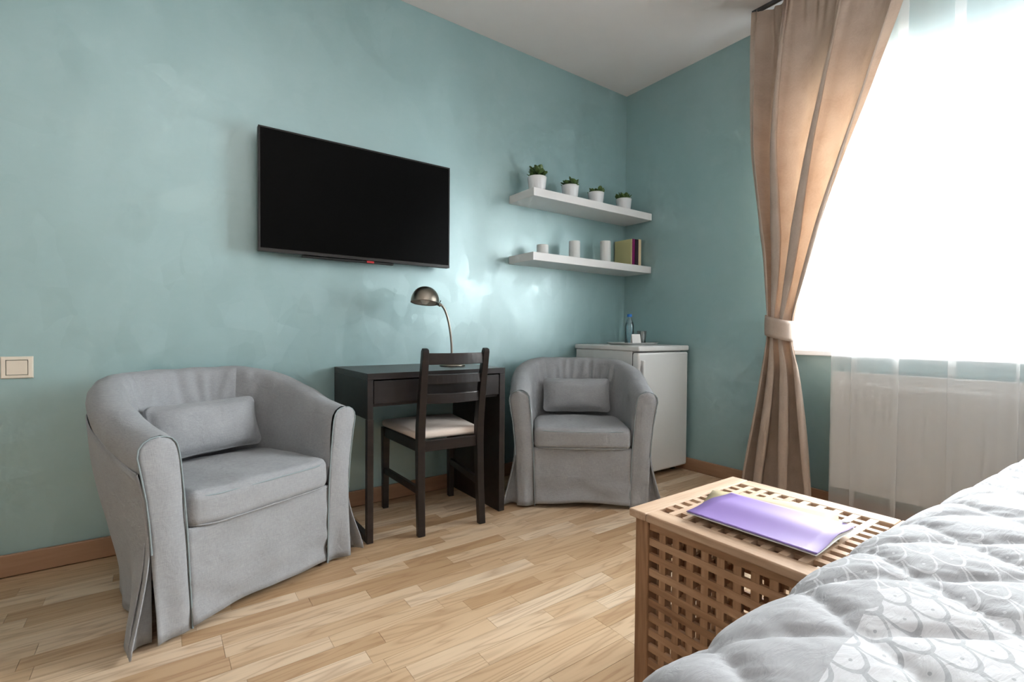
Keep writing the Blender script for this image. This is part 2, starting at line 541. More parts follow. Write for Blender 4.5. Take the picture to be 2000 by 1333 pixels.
M['tumbler'] = mat_glass('clear_tumbler_glass', (.92, .96, .96, 1), .05, .03)
M['pane'] = mat_glass('window_pane_glass', (.96, .98, .98, 1), .03, .01)
M['blue_cap'] = plain('blue_cap_plastic', lin(28, 110, 196), .35)
M['track'] = plain('grey_metal_track', lin(92, 94, 98), .4, .6)
M['quilt'] = mat_quilt()
M['mattress'] = plain('white_mattress_ticking', lin(226, 224, 220), .9)
M['dark_plastic'] = plain('dark_plastic', lin(36, 36, 38), .5)
M['chrome'] = plain('chrome', lin(190, 190, 192), .15, 1.0)

# ------------------------------------------------------------------ the room
def room():
    b = MB().box(RX0, 0.0, RY0, 0.0, -0.05, -0.004)
    floor = tag(b.build('floor', M['floor']), 'pale ash strip parquet floor of the room', 'floor', kind='structure')
    rnd = random.Random(4)
    staves = []
    w = 0.0655
    y = -0.02
    while y > RY0:
        x = RX0 - rnd.uniform(0, .45)
        while x < 0:
            L = rnd.choice((.30, .36, .42, .46, .52, .60)) * rnd.uniform(.94, 1.06)
            x1 = min(x + L, 0.0)
            x0 = max(x, RX0)
            if x1 - x0 > .02:
                staves.append((x0, x1, y - w, y, rnd.random()))
            x += L
        y -= w
    r, u, f, c, fp = CAM
    def area(s):
        poly = []
        for (px, py) in ((s[0], s[2]), (s[1], s[2]), (s[1], s[3]), (s[0], s[3])):
            d = Vector((px, py, 0)) - c
            z = d.dot(f)
            if z < .2: return 0
            poly.append((1000 + fp * d.dot(r) / z, 666.5 - fp * d.dot(u) / z))
        mx = sum(p[0] for p in poly) / 4
        my = sum(p[1] for p in poly) / 4
        cx, cy = (s[0] + s[1]) / 2, (s[2] + s[3]) / 2
        if mx < -150 or mx > 1950 or my > 1450: return 0
        if cy < -2.2 and cx > -2.6: return 0
        A = 0
        for i in range(4):
            A += poly[i][0] * poly[(i + 1) % 4][1] - poly[(i + 1) % 4][0] * poly[i][1]
        return abs(A)
    staves.sort(key=area, reverse=True)
    g = .0005
    def addattr(me, vals):
        at = me.attributes.new('rnd', 'FLOAT', 'POINT')
        at.data.foreach_set('value', vals)
    for s in staves[:300]:
        dz = rnd.uniform(-.0002, 0)
        o = MB().box(s[0] + g, s[1] - g, s[2] + g, s[3] - g, -.004, dz).build('floor_plank', M['floor'], floor)
        addattr(o.data, [s[4]] * 8)
    b = MB()
    vals = []
    for s in staves[300:]:
        b.box(s[0] + g, s[1] - g, s[2] + g, s[3] - g, -.004, rnd.uniform(-.0002, 0))
        vals += [s[4]] * 8
    o = b.build('floor_planks_beyond', M['floor'], floor)
    addattr(o.data, vals)
    o['kind'] = 'stuff'

    S = 'structure'
    tag(box('ceiling', RX0 - .2, .3, RY0 - .2, .2, RH, RH + .1, M['ceiling']), 'plain matt white ceiling', 'ceiling', kind=S)
    tag(box('wall_back', RX0 - .2, .3, 0.0, .2, -.05, RH, M['wall']), 'pearly teal plaster wall carrying the television and shelves', 'wall', kind=S)
    tag(box('wall_left', RX0 - .2, RX0, RY0, 0.0, -.05, RH, M['wall_white']), 'warm white plaster wall at the far left outside the view', 'wall', kind=S)
    tag(box('wall_front', RX0 - .2, .3, RY0 - .2, RY0, -.05, RH, M['wall_white']), 'warm white plaster wall behind the viewer', 'wall', kind=S)
    b = MB()
    T = .26
    b.box(0, T, WY1, 0, -.05, RH)
    b.box(0, T, RY0, WY0, -.05, RH)
    b.box(0, T, WY0, WY1, -.05, WZ0 - .03)
    b.box(0, T, WY0, WY1, WZ1, RH)
    tag(b.build('wall_right', M['wall']), 'teal plaster wall around the bright window', 'wall', kind=S)
    # plastered white reveal around the opening
    b = MB()
    b.box(.002, .17, WY0, WY1, WZ1 - .012, WZ1)
    b.box(.002, .17, WY1 - .012, WY1, WZ0, WZ1 - .012)
    b.box(.002, .17, WY0, WY0 + .012, WZ0, WZ1 - .012)
    tag(b.build('trim_1', M['white_pvc']), 'white plastered reveal lining the window opening', 'reveal', kind=S)
    # sill board
    b = MB().rbox(-.06, .17, WY0 - .05, WY1 + .0, WZ0 - .03, WZ0, .006, 2)
    tag(b.build('trim_2', M['white_pvc']), 'white window sill board above the radiator', 'window sill', kind=S)
    # skirting boards
    h = .083
    b = MB().box(RX0, 0, -.016, 0, 0, h)
    tag(b.build('baseboard_back', M['skirting'], bevel=.004), 'brown wooden skirting board below the television wall', 'skirting board', kind=S)
    b = MB().box(-.016, 0, RY0, -.016, 0, h)
    tag(b.build('baseboard_right', M['skirting_y'], bevel=.004), 'brown wooden skirting board below the window', 'skirting board', kind=S)
    b = MB().box(RX0, RX0 + .016, RY0, -.016, 0, h)
    tag(b.build('baseboard_left', M['skirting_y'], bevel=.004), 'brown wooden skirting board at far left', 'skirting board', kind=S)

def window():
    w = thing('window_1', 'wide white framed window blazing with daylight behind the sheer', 'window', (.20, (WY0 + WY1) / 2, WZ0))
    w['kind'] = 'structure'
    H = WZ1 - WZ0 - .012
    hw = (WY1 - WY0) / 2 - .012
    t = .055
    b = MB()
    b.box(-.03, .04, -hw, hw, 0, t)
    b.box(-.03, .04, -hw, hw, H - t, H)
    b.box(-.03, .04, -hw, -hw + t, t, H - t)
    b.box(-.03, .04, hw - t, hw, t, H - t)
    b.box(-.03, .04, -.035, .035, t, H - t)
    b.build('window_frame', M['white_pvc'], w, bevel=.004)
    for (a, c) in ((-hw + t - .01, -.03), (.03, hw - t + .01)):
        s = .07
        b = MB()
        z0, z1 = t - .01, H - t + .01
        b.box(-.045, .02, a, c, z0, z0 + s)
        b.box(-.045, .02, a, c, z1 - s, z1)
        b.box(-.045, .02, a, a + s, z0 + s, z1 - s)
        b.box(-.045, .02, c - s, c, z0 + s, z1 - s)
        so = b.build('sash', M['white_pvc'], w, bevel=.004)
        MB().box(-.015, -.009, a + s, c - s, z0 + s, z1 - s).build('pane', M['pane'], so)
        if a < 0:
            MB().rbox(-.085, -.045, c - .05, c - .025, H / 2 - .12, H / 2 + .02, .008).build('handle', M['white_pvc'], so)
room()
window()

# ------------------------------------------------------------------ tub armchair
def tub_path(u):
    """u 0..1 from the right arm front over the back to the left arm front -> (x, y), outward normal, back weight"""
    S, A, B, Y0 = .26, .335, .345, .26
    e = 2 / 2.25
    pts = tub_path.cache
    if not pts:
        raw = [(A, Y0 * i / 12) for i in range(12)]
        for i in range(81):
            q = PI * i / 80
            cx, sx = math.cos(q), math.sin(q)
            raw.append((A * math.copysign(abs(cx) ** e, cx), Y0 + B * abs(sx) ** e))
        raw += [(-A, Y0 * (11 - i) / 12) for i in range(12)]
        d = [0]
        for p, q in zip(raw, raw[1:]):
            d.append(d[-1] + math.hypot(q[0] - p[0], q[1] - p[1]))
        pts.append((raw, [x / d[-1] for x in d], d[-1]))
    raw, d, _ = pts[0]
    def at(u):
        u = max(0, min(1, u))
        for i in range(len(d) - 1):
            if u <= d[i + 1] + 1e-12:
                k = (u - d[i]) / max(1e-9, d[i + 1] - d[i])
                return (raw[i][0] + (raw[i + 1][0] - raw[i][0]) * k, raw[i][1] + (raw[i + 1][1] - raw[i][1]) * k)
        return raw[-1]
    p = at(u)
    a, b = at(u - .02), at(u + .02)
    tx, ty = b[0] - a[0], b[1] - a[1]
    l = math.hypot(tx, ty)
    return p, (ty / l, -tx / l)
tub_path.cache = []

def tub_height(u):
    k = 1 - abs(2 * u - 1)            # 0 at arm fronts, 1 at the back middle
    return .622 + .152 * smooth(-.08, .74, k) - .0

def armchair(label, loc, rz, seed):
    T = thing('tub_armchair', label, 'armchair', loc, rz, 'grey slipcovered tub armchairs')
    g = M['grey']
    def place(u, n, z):
        (x, y), (nx, ny) = tub_path(u)
        return (x + nx * n, y + ny * n, z)
    def wob(u, z, amp, sc=9):
        return amp * nz(u * sc * 2, z * sc, seed)
    # --- upper cover: outer roll, top and inner face, in three panels (arm, back, arm)
    def upper(u0, u1, N):
        rows = []
        for i in range(N + 1):
            u = u0 + (u1 - u0) * i / N
            h = tub_height(u)
            k = smooth(.25, .8, 1 - abs(2 * u - 1))
            seamdip = .004 * (math.exp(-((u - u0) / .006) ** 2) + math.exp(-((u - u1) / .006) ** 2))
            sec = [(.050, h - .105), (.055, h - .08), (.058, h - .055), (.054, h - .03), (.042, h - .012), (.022, h - .002),
                   (0.0, h + .001), (-.022, h - .003), (-.040, h - .014), (-.052, h - .034), (-.058, h - .06)]
            zi = h - .06
            for j in range(1, 15):
                z = zi + (.335 - zi) * j / 14
                n = -.058 - .022 * (j / 14) - .028 * k * math.sin(PI * min(1, j / 14 * 1.05))
                sec.append((n, z))
            row = []
            for j, (n, z) in enumerate(sec):
                ga = 0
                if k > .5 and j > 4:      # gathers running down from the top of the back
                    fade = math.exp(-((j - 11) / 5.0) ** 2) * smooth(.5, .8, k)
                    ga = .010 * fade * (math.sin(u * 150 + 3 * nz(u * 14, z * 3, seed)) * (.5 + nz(u * 9, seed, 2)) + nz(u * 40 + z * 9, z * 3, seed))
                n2 = n + wob(u, z, .006) + ga - math.copysign(seamdip, n if abs(n) > .001 else 1)
                row.append(place(u, n2, z + (wob(u, 3.3, .004) if 2 < j < 10 else 0)))
            rows.append(row)
        return rows
    cuts = (0.0, .36, .64, 1.0)
    for nm, a, b, N in (('armrest', cuts[0], cuts[1], 34), ('backrest', cuts[1], cuts[2], 70), ('armrest', cuts[2], cuts[3], 34)):
        MB().grid(upper(a, b, N)).build(nm, g, T, smooth=True)
    # --- outer panels down to the floor
    def outer(u0, u1, N, flare0, flare1):
        rows = []
        for i in range(N + 1):
            u = u0 + (u1 - u0) * i / N
            h = tub_height(u)
            row = []
            for j in range(19):
                s = j / 18
                z = (h - .105) * (1 - s) + .012 * s
                n = interp([(0.0, .030), (.12, .024), (.30, .020), (.46, .034), (h - .105, .0505)], z)
                fl = (1 - smooth(.0, .30, z)) ** 1.2
                ff = max(flare0 * max(0, 1 - abs(u - u0) / .09), flare1 * max(0, 1 - abs(u - u1) / .09))
                ku = min(u, 1 - u)
                n += .055 * fl * ff + .007 * fl * math.sin(u * 46 + seed) * (1 - ff)
                n -= .062 * (1 - smooth(0, .50, z)) * smooth(.04, .17, ku)
                n += wob(u, z, .005, 6)
                x, y, zz = place(u, n, z)
                row.append((x, y - .030 * fl * ff, zz))
            rows.append(row)
        return MB().grid(rows)
    side_r = outer(cuts[0], cuts[1], 30, 1, 0).build('side_panel', g, T, smooth=True, solid=.004)
    outer(cuts[1], cuts[2], 30, 0, 0).build('back_panel', g, T, smooth=True, solid=.004)
    side_l = outer(cuts[2], cuts[3], 30, 0, 1).build('side_panel', g, T, smooth=True, solid=.004)
    # seam cord under the roll on the outside
    for a, b in ((cuts[0], cuts[1]), (cuts[1], cuts[2]), (cuts[2], cuts[3])):
        pts = [place(a + (b - a) * i / 24, .052 + wob(a + (b - a) * i / 24, tub_height(a + (b - a) * i / 24) - .105, .005, 6), tub_height(a + (b - a) * i / 24) - .105) for i in range(25)]
        MB().tube(pts, .0028, 6).build('seam_cord', g, T, smooth=True)
    # --- arm front panels with piping
    for sg in (1, -1):
        h = tub_height(0)
        inn = [(.250, .012), (.254, .12), (.258, .24), (.262, .33), (.270, .44), (.279, .54), (.284, .575)]
        top = [(.290, .597), (.302, .613), (.320, .621), (.340, .623), (.360, .620), (.378, .610), (.389, .594)]
        out = [(.392, .57), (.383, .52), (.370, .44), (.362, .36), (.357, .28), (.352, .18), (.348, .10), (.346, .012)]
        line = inn + top + out
        n = 26
        def side_at(tab, z):
            return interp(tab, z)
        inz = [(z, x) for x, z in inn + top[:4]]
        ouz = sorted([(z, x) for x, z in out + top[3:]])
        rows = []
        for j in range(n + 1):
            z = .012 + (.6225 - .012) * (1 - (1 - j / n) ** 1.25)
            xi, xo = interp(inz, z), interp(ouz, z)
            row = []
            for i in range(9):
                k = i / 8
                x = xi + (xo - xi) * k
                y = -.004 - .010 * math.sin(PI * k) * smooth(.0, .3, z) - .010 * (1 - smooth(0, .3, z)) * math.sin(k * 5 + seed + sg) + .004 * nz(x * 20, z * 9, seed + sg)
                y -= .020 * (1 - smooth(0, .3, z)) * k
                row.append((sg * x, y, z))
            rows.append(row)
        MB().grid(rows).build('arm_front_panel', g, T, smooth=True, solid=.003)
        dens = []
        for (x0, z0), (x1, z1) in zip(line, line[1:]):
            for k in range(3):
                dens.append((x0 + (x1 - x0) * k / 3, z0 + (z1 - z0) * k / 3))
        a = [(sg * x, -.008 - .006 * (1 - smooth(0, .3, z)), z) for x, z in dens if not (x > .33 and z < .28)]
        MB().tube(a, .0025, 6).build('piping', M['piping'], T, smooth=True)
        # pleat behind the corner slit
        rows = []
        for j in range(9):
            z = .31 - .30 * j / 8
            fl = 1 - smooth(0, .30, z)
            row = []
            for i in range(5):
                k = i / 4
                x = .345 + (.02 + .05 * fl) * k
                row.append((sg * x, .022 + .02 * math.sin(PI * k) - .02 * fl * k, z))
            rows.append(row)
        MB().grid(rows).build('pleat', g, T, smooth=True, solid=.003)
    # --- front skirt and deck
    rows = []
    for j in range(17):
        s = j / 16
        row = []
        for i in range(33):
            k = i / 32
            z = .022 + .010 * math.sin(PI * k) + (.318 - .022) * (1 - s)
            hw = .262 - .010 * s
            wr = .006 * nz(k * 5, z * 14, seed + 5) + .004 * math.sin(z * 60 + 3 * nz(k * 3, z * 3, seed)) * smooth(.25, .02, z) + .008 * math.sin(k * 9 + seed) * smooth(.2, 0.0, z)
            row.append((-hw + 2 * hw * k, -.004 - wr - .010 * smooth(.3, 0, z), z))
        rows.append(row)
    rows.insert(0, [(x, .30, .318) for (x, y, z) in rows[0]])
    MB().grid(rows).build('front_skirt', g, T, smooth=True, solid=.003)
    # --- seat cushion
    W, D, Hc = .258, .245, .058
    def cush(v):
        x, y, z = v
        kx, ky = x / W, y / D
        puff = (1 - kx * kx) * (1 - ky * ky)
        z2 = z + (.016 * puff if z > 0 else 0) + .006 * nz(x * 9 + seed, y * 9, z * 5)
        if z > 0: z2 -= .010 * smooth(.3, 1, ky)
        y2 = y - .018 * (1 - kx * kx) * smooth(.2, -1, ky) + .004 * nz(x * 11, z * 14, seed)
        x2 = x * (1 - .10 * smooth(.2, 1.0, ky))
        return (x2, y2, z2)
    seat = MB()
    seat.rbox(-W, W, -.012, -.012 + 2 * D, .314, .314 + 2 * Hc, .030, 4, 14, cush)
    seat = seat.build('seat_cushion', g, T, smooth=True)
    cy, cz = -.012 + D, .314 + Hc
    for zz in (Hc - .006, -Hc + .008):
        pts = []
        m = 60
        for i in range(m):
            q = 2 * PI * i / m
            e = .18
            x = W * math.copysign(abs(math.cos(q)) ** e, math.cos(q)) * .985
            y = D * math.copysign(abs(math.sin(q)) ** e, math.sin(q)) * .985
            l = max(abs(x) / W, abs(y) / D)
            p = cush((x, y, zz))
            pts.append((p[0] * 1.008, p[1] * 1.008 + cy, p[2] + cz - (0.012 if zz > 0 else 0)))
        MB().tube(pts, .0026, 6, closed=True).build('piping', M['piping'] if zz > 0 else g, seat, smooth=True)
    # --- lumbar pillow leaning on the back
    pw, ph, pt = .205, .105, .062
    def pill(v):
        x, y, z = v
        kx, kz = x / pw, z / ph
        f = max(.10, (1 - abs(kx) ** 3.2) * (1 - abs(kz) ** 3.2)) ** .55
        y2 = y * f + .008 * nz(x * 14, z * 14, seed + 9)
        x2 = x * (1 - .035 * (1 - kz * kz))
        z2 = z * (1 - .05 * (1 - kx * kx)) + .004 * nz(x * 9, y * 9, seed)
        lean = .30
        yy = y2 * math.cos(lean) + z2 * math.sin(lean)
        zz = -y2 * math.sin(lean) + z2 * math.cos(lean)
        return (x2, yy, zz)
    pil = MB()
    pil.rbox(-pw, pw, .385 - pt, .385 + pt, .555 - ph, .555 + ph, .03, 4, 14, pill)
    pil.build('lumbar_pillow', g, T, smooth=True)
    # --- feet under the skirt
    for x in (-.27, .27):
        for y in (.07, .46):
            MB().lathe([(.02, 0), (.022, .05), (.022, .09)], (x if y < .2 else x * .55, y, 0), 12).build('leg', M['skirting'], T)
    return T

a1 = math.radians(23.7)
A1 = armchair('grey slipcovered tub armchair left of the desk, nearest the light switch', (-2.645, -.695, 0), a1, 1.7)
a2 = math.radians(-38)
A2 = armchair('grey slipcovered tub armchair between the desk and the small fridge', (-1.125, -.712, 0), a2, 6.2)

# ------------------------------------------------------------------ desk
def desk():
    D = thing('writing_desk', 'black-brown desk with one drawer below the television', 'desk', (-1.8515, -.257, 0))
    m = M['blackwood']
    hw, hd = .365, .25
    box('desktop', -hw, hw, -hd, hd, .722, .75, m, D, .0015, 1)
    box('side_panel', -hw, -hw + .026, -hd, hd, .548, .7215, m, D, .0015, 1)
    box('end_panel', hw - .034, hw, -hd, hd, 0, .7215, m, D, .0015, 1)
    box('drawer_floor', -hw + .0265, hw - .0345, -hd + .02, hd - .01, .600, .612, m, D)
    box('back_panel', -hw + .0265, hw - .0345, hd - .0095, hd, .545, .7215, m, D)
    b = MB().rbox(-hw + .030, hw - .037, -hd + .003, -hd + .020, .6135, .716, .0015, 1)
    dr = b.build('drawer', m, D)
    MB().box(-hw + .04, hw - .05, -hd + .021, hd - .03, .614, .62).build('drawer_bottom', m, dr)
    s = .028
    box('leg', -hw, -hw + s, -hd, -hd + s, .0, .5475, m, D, .002, 1)
    box('leg', -hw, -hw + s, hd - s, hd, .0, .5475, m, D, .002, 1)
    box('floor_rail', -hw, -hw + s, -hd + s + .0005, hd - s - .0005, .0, s, m, D, .002, 1)
desk()

# ------------------------------------------------------------------ dining chair
def chair():
    C = thing('dining_chair', 'dark wooden ladder-back chair with cream seat pushed under the desk', 'chair', (-1.8295, -.558, 0), math.radians(-4.5))
    m = M['blackwood']
    rw, fw, dp = .151, .188, .43
    # local +y points to the desk
    for sg in (-1, 1):
        pts = [(sg * (rw + .004), -.012, 0), (sg * (rw + .002), .004, .18), (sg * rw, .014, .40), (sg * rw, .010, .50), (sg * rw, -.018, .68), (sg * (rw + .002), -.050, .845), (sg * (rw + .002), -.0535, .858)]
        MB().bar(pts, [.034, .035, .036, .036, .034, .031, .026], [.030, .034, .040, .040, .034, .027, .022]).build('back_leg', m, C, bevel=.003)
        MB().bar([(sg * fw, dp, 0), (sg * fw, dp, .43)], [.030, .038], [.030, .038]).build('front_leg', m, C, bevel=.003)
        MB().bar([(sg * (rw + .002), .02, .405), (sg * fw, dp - .02, .405)], .05, .020, (0, 0, 1)).build('seat_rail', m, C, bevel=.002)
        MB().bar([(sg * (rw + .002), .02, .20), (sg * fw, dp - .015, .20)], .034, .018, (0, 0, 1)).build('stretcher', m, C, bevel=.002)
    MB().bar([(-rw + .017, .014, .405), (rw - .017, .014, .405)], .05, .020, (0, 0, 1)).build('seat_rail', m, C, bevel=.002)
    MB().bar([(-fw + .018, dp, .405), (fw - .018, dp, .405)], .05, .020, (0, 0, 1)).build('seat_rail', m, C, bevel=.002)
    for z, hgt in ((.812, .052), (.718, .044), (.628, .046)):
        yb = interp([(.5, .010), (.68, -.018), (.85, -.050)], z)
        pts = []
        for i in range(13):
            k = i / 12 * 2 - 1
            pts.append((k * (rw - .012), yb - .026 * (1 - k * k), z))
        MB().bar(pts, hgt, .016, (0, 0, 1)).build('back_rail', m, C, bevel=.003)
    def pad(v):
        x, y, z = v
        k = (y + .205) / .41
        f = .80 + .20 * k
        top = .010 * (1 - (x / .2) ** 2) * (1 - (y / .21) ** 2) if z > 0 else 0
        return (x * f, y, z + top)
    MB().rbox(-.205, .205, .030, .448, .431, .470, .018, 4, 8, pad).build('seat_pad', M['cream'], C, smooth=True)
chair()

# ------------------------------------------------------------------ desk lamp
def desk_lamp():
    L = thing('desk_lamp', 'brushed nickel gooseneck desk lamp standing on the desk', 'lamp', (-1.662, -.255, .7502))
    st = M['steel']
    MB().lathe([(.0, 0), (.068, 0), (.070, .004), (.068, .009), (.050, .014), (.022, .019), (.012, .024), (.008, .034), (.0, .034)], n=40, cap=False).build('base', st, L, smooth=True)
    # direction of the neck's lean: to the left along the wall
    pts = []
    for i in range(25):
        k = i / 24
        z = .03 + .30 * math.sin(k * PI / 2 * .97)
        x = -.075 * (1 - math.cos(k * PI / 2 * 1.02)) - .002
        pts.append((x, -.006 * k, z))
    MB().tube(pts, .0062, 10).build('gooseneck', st, L, smooth=True)
    end = Vector(pts[-1])
    # dome shade, tilted
    sh = MB()
    R = .074
    prof = []
    for i in range(15):
        q = PI / 2 * i / 14
        prof.append((max(.001, R * math.sin(q) ** .85), R * 1.10 * math.cos(q)))
    prof += [(R + .001, -.004), (R - .0015, -.004)]
    inner = [(max(.001, (R - .0025) * math.sin(PI / 2 * i / 14) ** .85), (R * 1.10 - .003) * math.cos(PI / 2 * i / 14)) for i in range(14, -1, -1)]
    sh.lathe(prof, n=40, cap=False)
    rot = Matrix.Rotation(math.radians(-6), 4, 'X') @ Matrix.Rotation(math.radians(7), 4, 'Y')
    o = Vector((end.x - .088, end.y - .004, end.z + .008))
    shade = mesh('lamp_shade', [o + rot @ Vector(v) for v in sh.v], sh.f, st, L, True)
    sh2 = MB().lathe(inner, n=40, cap=False)
    mesh('shade_lining', [o + rot @ Vector(v) for v in sh2.v], sh2.f, M['lamp_in'], shade, True)
    bb = MB().lathe([(.001, -.012), (.014, -.008), (.024, .004), (.027, .018), (.022, .034), (.013, .05), (.012, .07)], n=24, cap=False)
    mesh('bulb', [o + rot @ Vector(v) for v in bb.v], bb.f, M['bulb'], L, True)
    MB().tube([end + Vector((.004, 0, -.004)), end + Vector((-.018, 0, .006))], .010, 12).build('socket_joint', st, L, smooth=True)
    MB().tube([end + Vector((-.006, -.008, .006)), end + Vector((.001, -.008, .020))], .0026, 8).build('switch_knob', M['dark_plastic'], L, smooth=True)
desk_lamp()

# ------------------------------------------------------------------ television
def television():
    T = thing('television', 'black flat screen television mounted on the teal wall', 'television', (-2.090, -.10, 1.30))
    W, H = .492, .572
    box('housing', -W, W, .006, .036, 0, H, M['tv_body'], T, .004, 2)
    box('rear_bulge', -.36, .36, .0365, .066, .05, .42, M['tv_body'], T, .012, 2)
    fr = MB()
    t = .008
    fr.box(-W, W, 0, .0058, H - t, H)
    fr.box(-W, -W + t, 0, .0058, .016, H - t)
    fr.box(W - t, W, 0, .0058, .016, H - t)
    fr.build('bezel', M['tv_body'], T, bevel=.0015)
    MB().box(-W, W, -.001, .0058, 0, .0158).build('lower_trim', M['tv_strip'], T, bevel=.0015)
    MB().box(-W + t + .0003, W - t - .0003, .0022, .0057, .0162, H - t - .0003).build('screen', M['tv_screen'], T)
    MB().rbox(-.30, .16, .008, .032, -.012, -.0004, .003, 1).build('speaker_bar', M['tv_body'], T)
    MB().box(.012, .050, .0035, .0075, -.0105, -.0008).build('red_label', M['red'], T)
    MB().box(-.10, .10, .0665, .0995, .12, .34).build('wall_bracket', M['dark_plastic'], T)
television()

# ------------------------------------------------------------------ light switch
def switch():
    S = thing('light_switch', 'cream light switch on the wall left of the armchair', 'switch', (-3.386, 0, .788))
    hw, hh = .0445, .0415
    b = MB()
    def fr(w, h, y): return [(-w, y, -h), (w, y, -h), (w, y, h), (-w, y, h)]
    rows = [fr(hw, hh, 0), fr(hw, hh, -.006), fr(hw - .003, hh - .003, -.010), fr(.031, .029, -.0105), fr(.0305, .0285, -.006)]
    b.grid(rows, wrap=True)
    b.build('frame', M['cream_plastic'], S)
    b = MB()
    w, h = .0295, .0275
    b.add([(-w, -.004, -h), (w, -.004, -h), (w, -.004, h), (-w, -.004, h), (-w + .001, -.0085, -h + .001), (w - .001, -.0125, -h + .001), (w - .001, -.0125, h - .001), (-w + .001, -.0085, h - .001)], BOXF)
    b.build('rocker', M['cream_plastic'], S)
switch()

# ------------------------------------------------------------------ shelves and what stands on them
SH1, SH2 = 1.815, 1.4254
def shelf(name, label, z):
    b = MB().rbox(-1.112, -.006, -.258, -.0005, z - .05, z, .002, 1)
    return tag(b.build(name, M['white']), label, 'shelf', 'white floating shelves in the corner')
shelf('floating_shelf', 'upper white floating shelf carrying the four potted succulents', SH1)
shelf('floating_shelf', 'lower white floating shelf carrying the candles and books', SH2)

def plant(label, x, y, seed, n, spread, rise, sc=1.0):
    P = thing('potted_succulent', label, 'potted plant', (x, y, SH1), 0, 'succulents in white pots on the upper shelf')
    h = .100 * sc
    R = .055 * sc
    prof = [(.002, 0), (R * .78, 0), (R * .80, .004), (R * .95, h * .8), (R, h - .002), (R - .002, h), (R - .005, h - .002), (R * .88, h * .8), (R * .85, h * .7), (.002, h * .7)]
    MB().lathe(prof, n=36, cap=False).build('pot', M['ceramic'], P, smooth=True)
    MB().lathe([(.001, h * .84), (R * .7, h * .83), (R * .87, h * .80)], n=24, cap=False).build('soil', M['soil'], P, smooth=True)
    rnd = random.Random(seed)
    st, lf = MB(), MB()
    for i in range(n):
        a = 2 * PI * (i * .382) + rnd.uniform(-.3, .3)
        k = (i + .5) / n
        rad = spread * 1.15 * (.25 + .75 * k)
        top = rise * (1 - .55 * k) * rnd.uniform(.8, 1.15)
        p0 = Vector((rad * .35 * math.cos(a), rad * .35 * math.sin(a), h * .82))
        p1 = Vector((rad * .8 * math.cos(a), rad * .8 * math.sin(a), h * .82 + .012 + top))
        st.tube([p0, (p0 + p1) / 2 + Vector((0, 0, .004)), p1], [.0025, .002, .0015], 5)
        for q in range(4):
            b = a + (q - 1.5) * 1.25 + rnd.uniform(-.3, .3)
            ln = rnd.uniform(.032, .046) * sc
            el = rnd.uniform(.15, .95)
            d = Vector((math.cos(b) * math.cos(el), math.sin(b) * math.cos(el), math.sin(el)))
            sd = d.cross(Vector((0, 0, 1))).normalized()
            nn = sd.cross(d).normalized()
            base = p1 - Vector((0, 0, .004 * q))
            rows = []
            for r in range(6):
                t = r / 5
                wv = ln * .40 * math.sin(PI * min(.97, .06 + t * .9)) ** .7 * (.6 + .6 * t)
                th = .0035 * math.sin(PI * min(.98, .05 + t * .92)) + .0006
                cpt = base + d * (ln * t) + nn * (.006 * t * t)
                rows.append([cpt + sd * (wv * math.cos(2 * PI * s / 8)) + nn * (th * math.sin(2 * PI * s / 8)) for s in range(8)])
            lf.grid(rows, wrap=True)
            lf.add(rows[0], [tuple(range(8))[::-1]])
            lf.add(rows[-1], [tuple(range(8))])
    st.build('stems', M['leaf'], P, smooth=True)
    lf.build('foliage', M['leaf'], P, smooth=True)
plant('succulent in white pot, leftmost on the upper shelf and the largest', -.985, -.13, 3, 9, .050, .050, 1.12)
plant('spiky succulent in white pot, second from the left on upper shelf', -.700, -.13, 8, 8, .052, .030, 1.08)
plant('low succulent in white pot, third from the left on upper shelf', -.455, -.13, 12, 9, .052, .014, 1.04)
plant('succulent in white pot, rightmost on upper shelf beside the corner', -.168, -.13, 21, 10, .050, .026, 1.06)

def candle(label, x, h, r=.038):
    C = thing('pillar_candle', label, 'candle', (x, -.13, SH2), 0, 'white pillar candles on the lower shelf')
    MB().lathe([(.001, 0), (r - .002, 0), (r, .002), (r, h - .003), (r - .002, h), (r - .006, h), (r * .5, h - .004), (.001, h - .005)], n=36, cap=False).build('wax', M['wax'], C, smooth=False)
    MB().tube([(0, 0, h - .006), (.001, 0, h + .002), (.003, 0, h + .006)], .0012, 6).build('wick', M['wick'], C)
candle('shortest white pillar candle, at left on the lower shelf', -.935, .076)
candle('medium white pillar candle in the middle of the lower shelf', -.655, .132)
candle('tallest white pillar candle, standing next to the books', -.355, .166)

def book(label, x0, x1, y0, y1, h, mat, group='books on the lower shelf'):
    B = thing('book', label, 'book', ((x0 + x1) / 2, (y0 + y1) / 2, SH2), 0, group)
    w, d = (x1 - x0) / 2, (y1 - y0) / 2
    t = .0025
    MB().box(-w, -w + t, -d, d, 0, h).build('cover', mat, B, bevel=.0006)
    MB().box(w - t, w, -d, d, 0, h).build('cover', mat, B, bevel=.0006)
    MB().box(-w + t, w - t, -d, -d + t, 0, h).build('spine', mat, B)
    MB().box(-w + t + .0003, w - t - .0003, -d + t + .001, d - .003, .003, h - .003).build('page_block', M['paper'], B)
    return B
book('olive green hardback whose cover faces the candles, left of the row', -.128, -.118, -.172, -.010, .205, M['olive'])
book('magenta hardback between the olive book and the dark one', -.117, -.088, -.172, -.012, .207, M['magenta'])
book('dark plum hardback between the magenta book and the cream one', -.087, -.050, -.174, -.014, .207, M['navy'])
book('cream hardback at the right end of the book row', -.049, -.022, -.176, -.012, .210, M['creambook'])

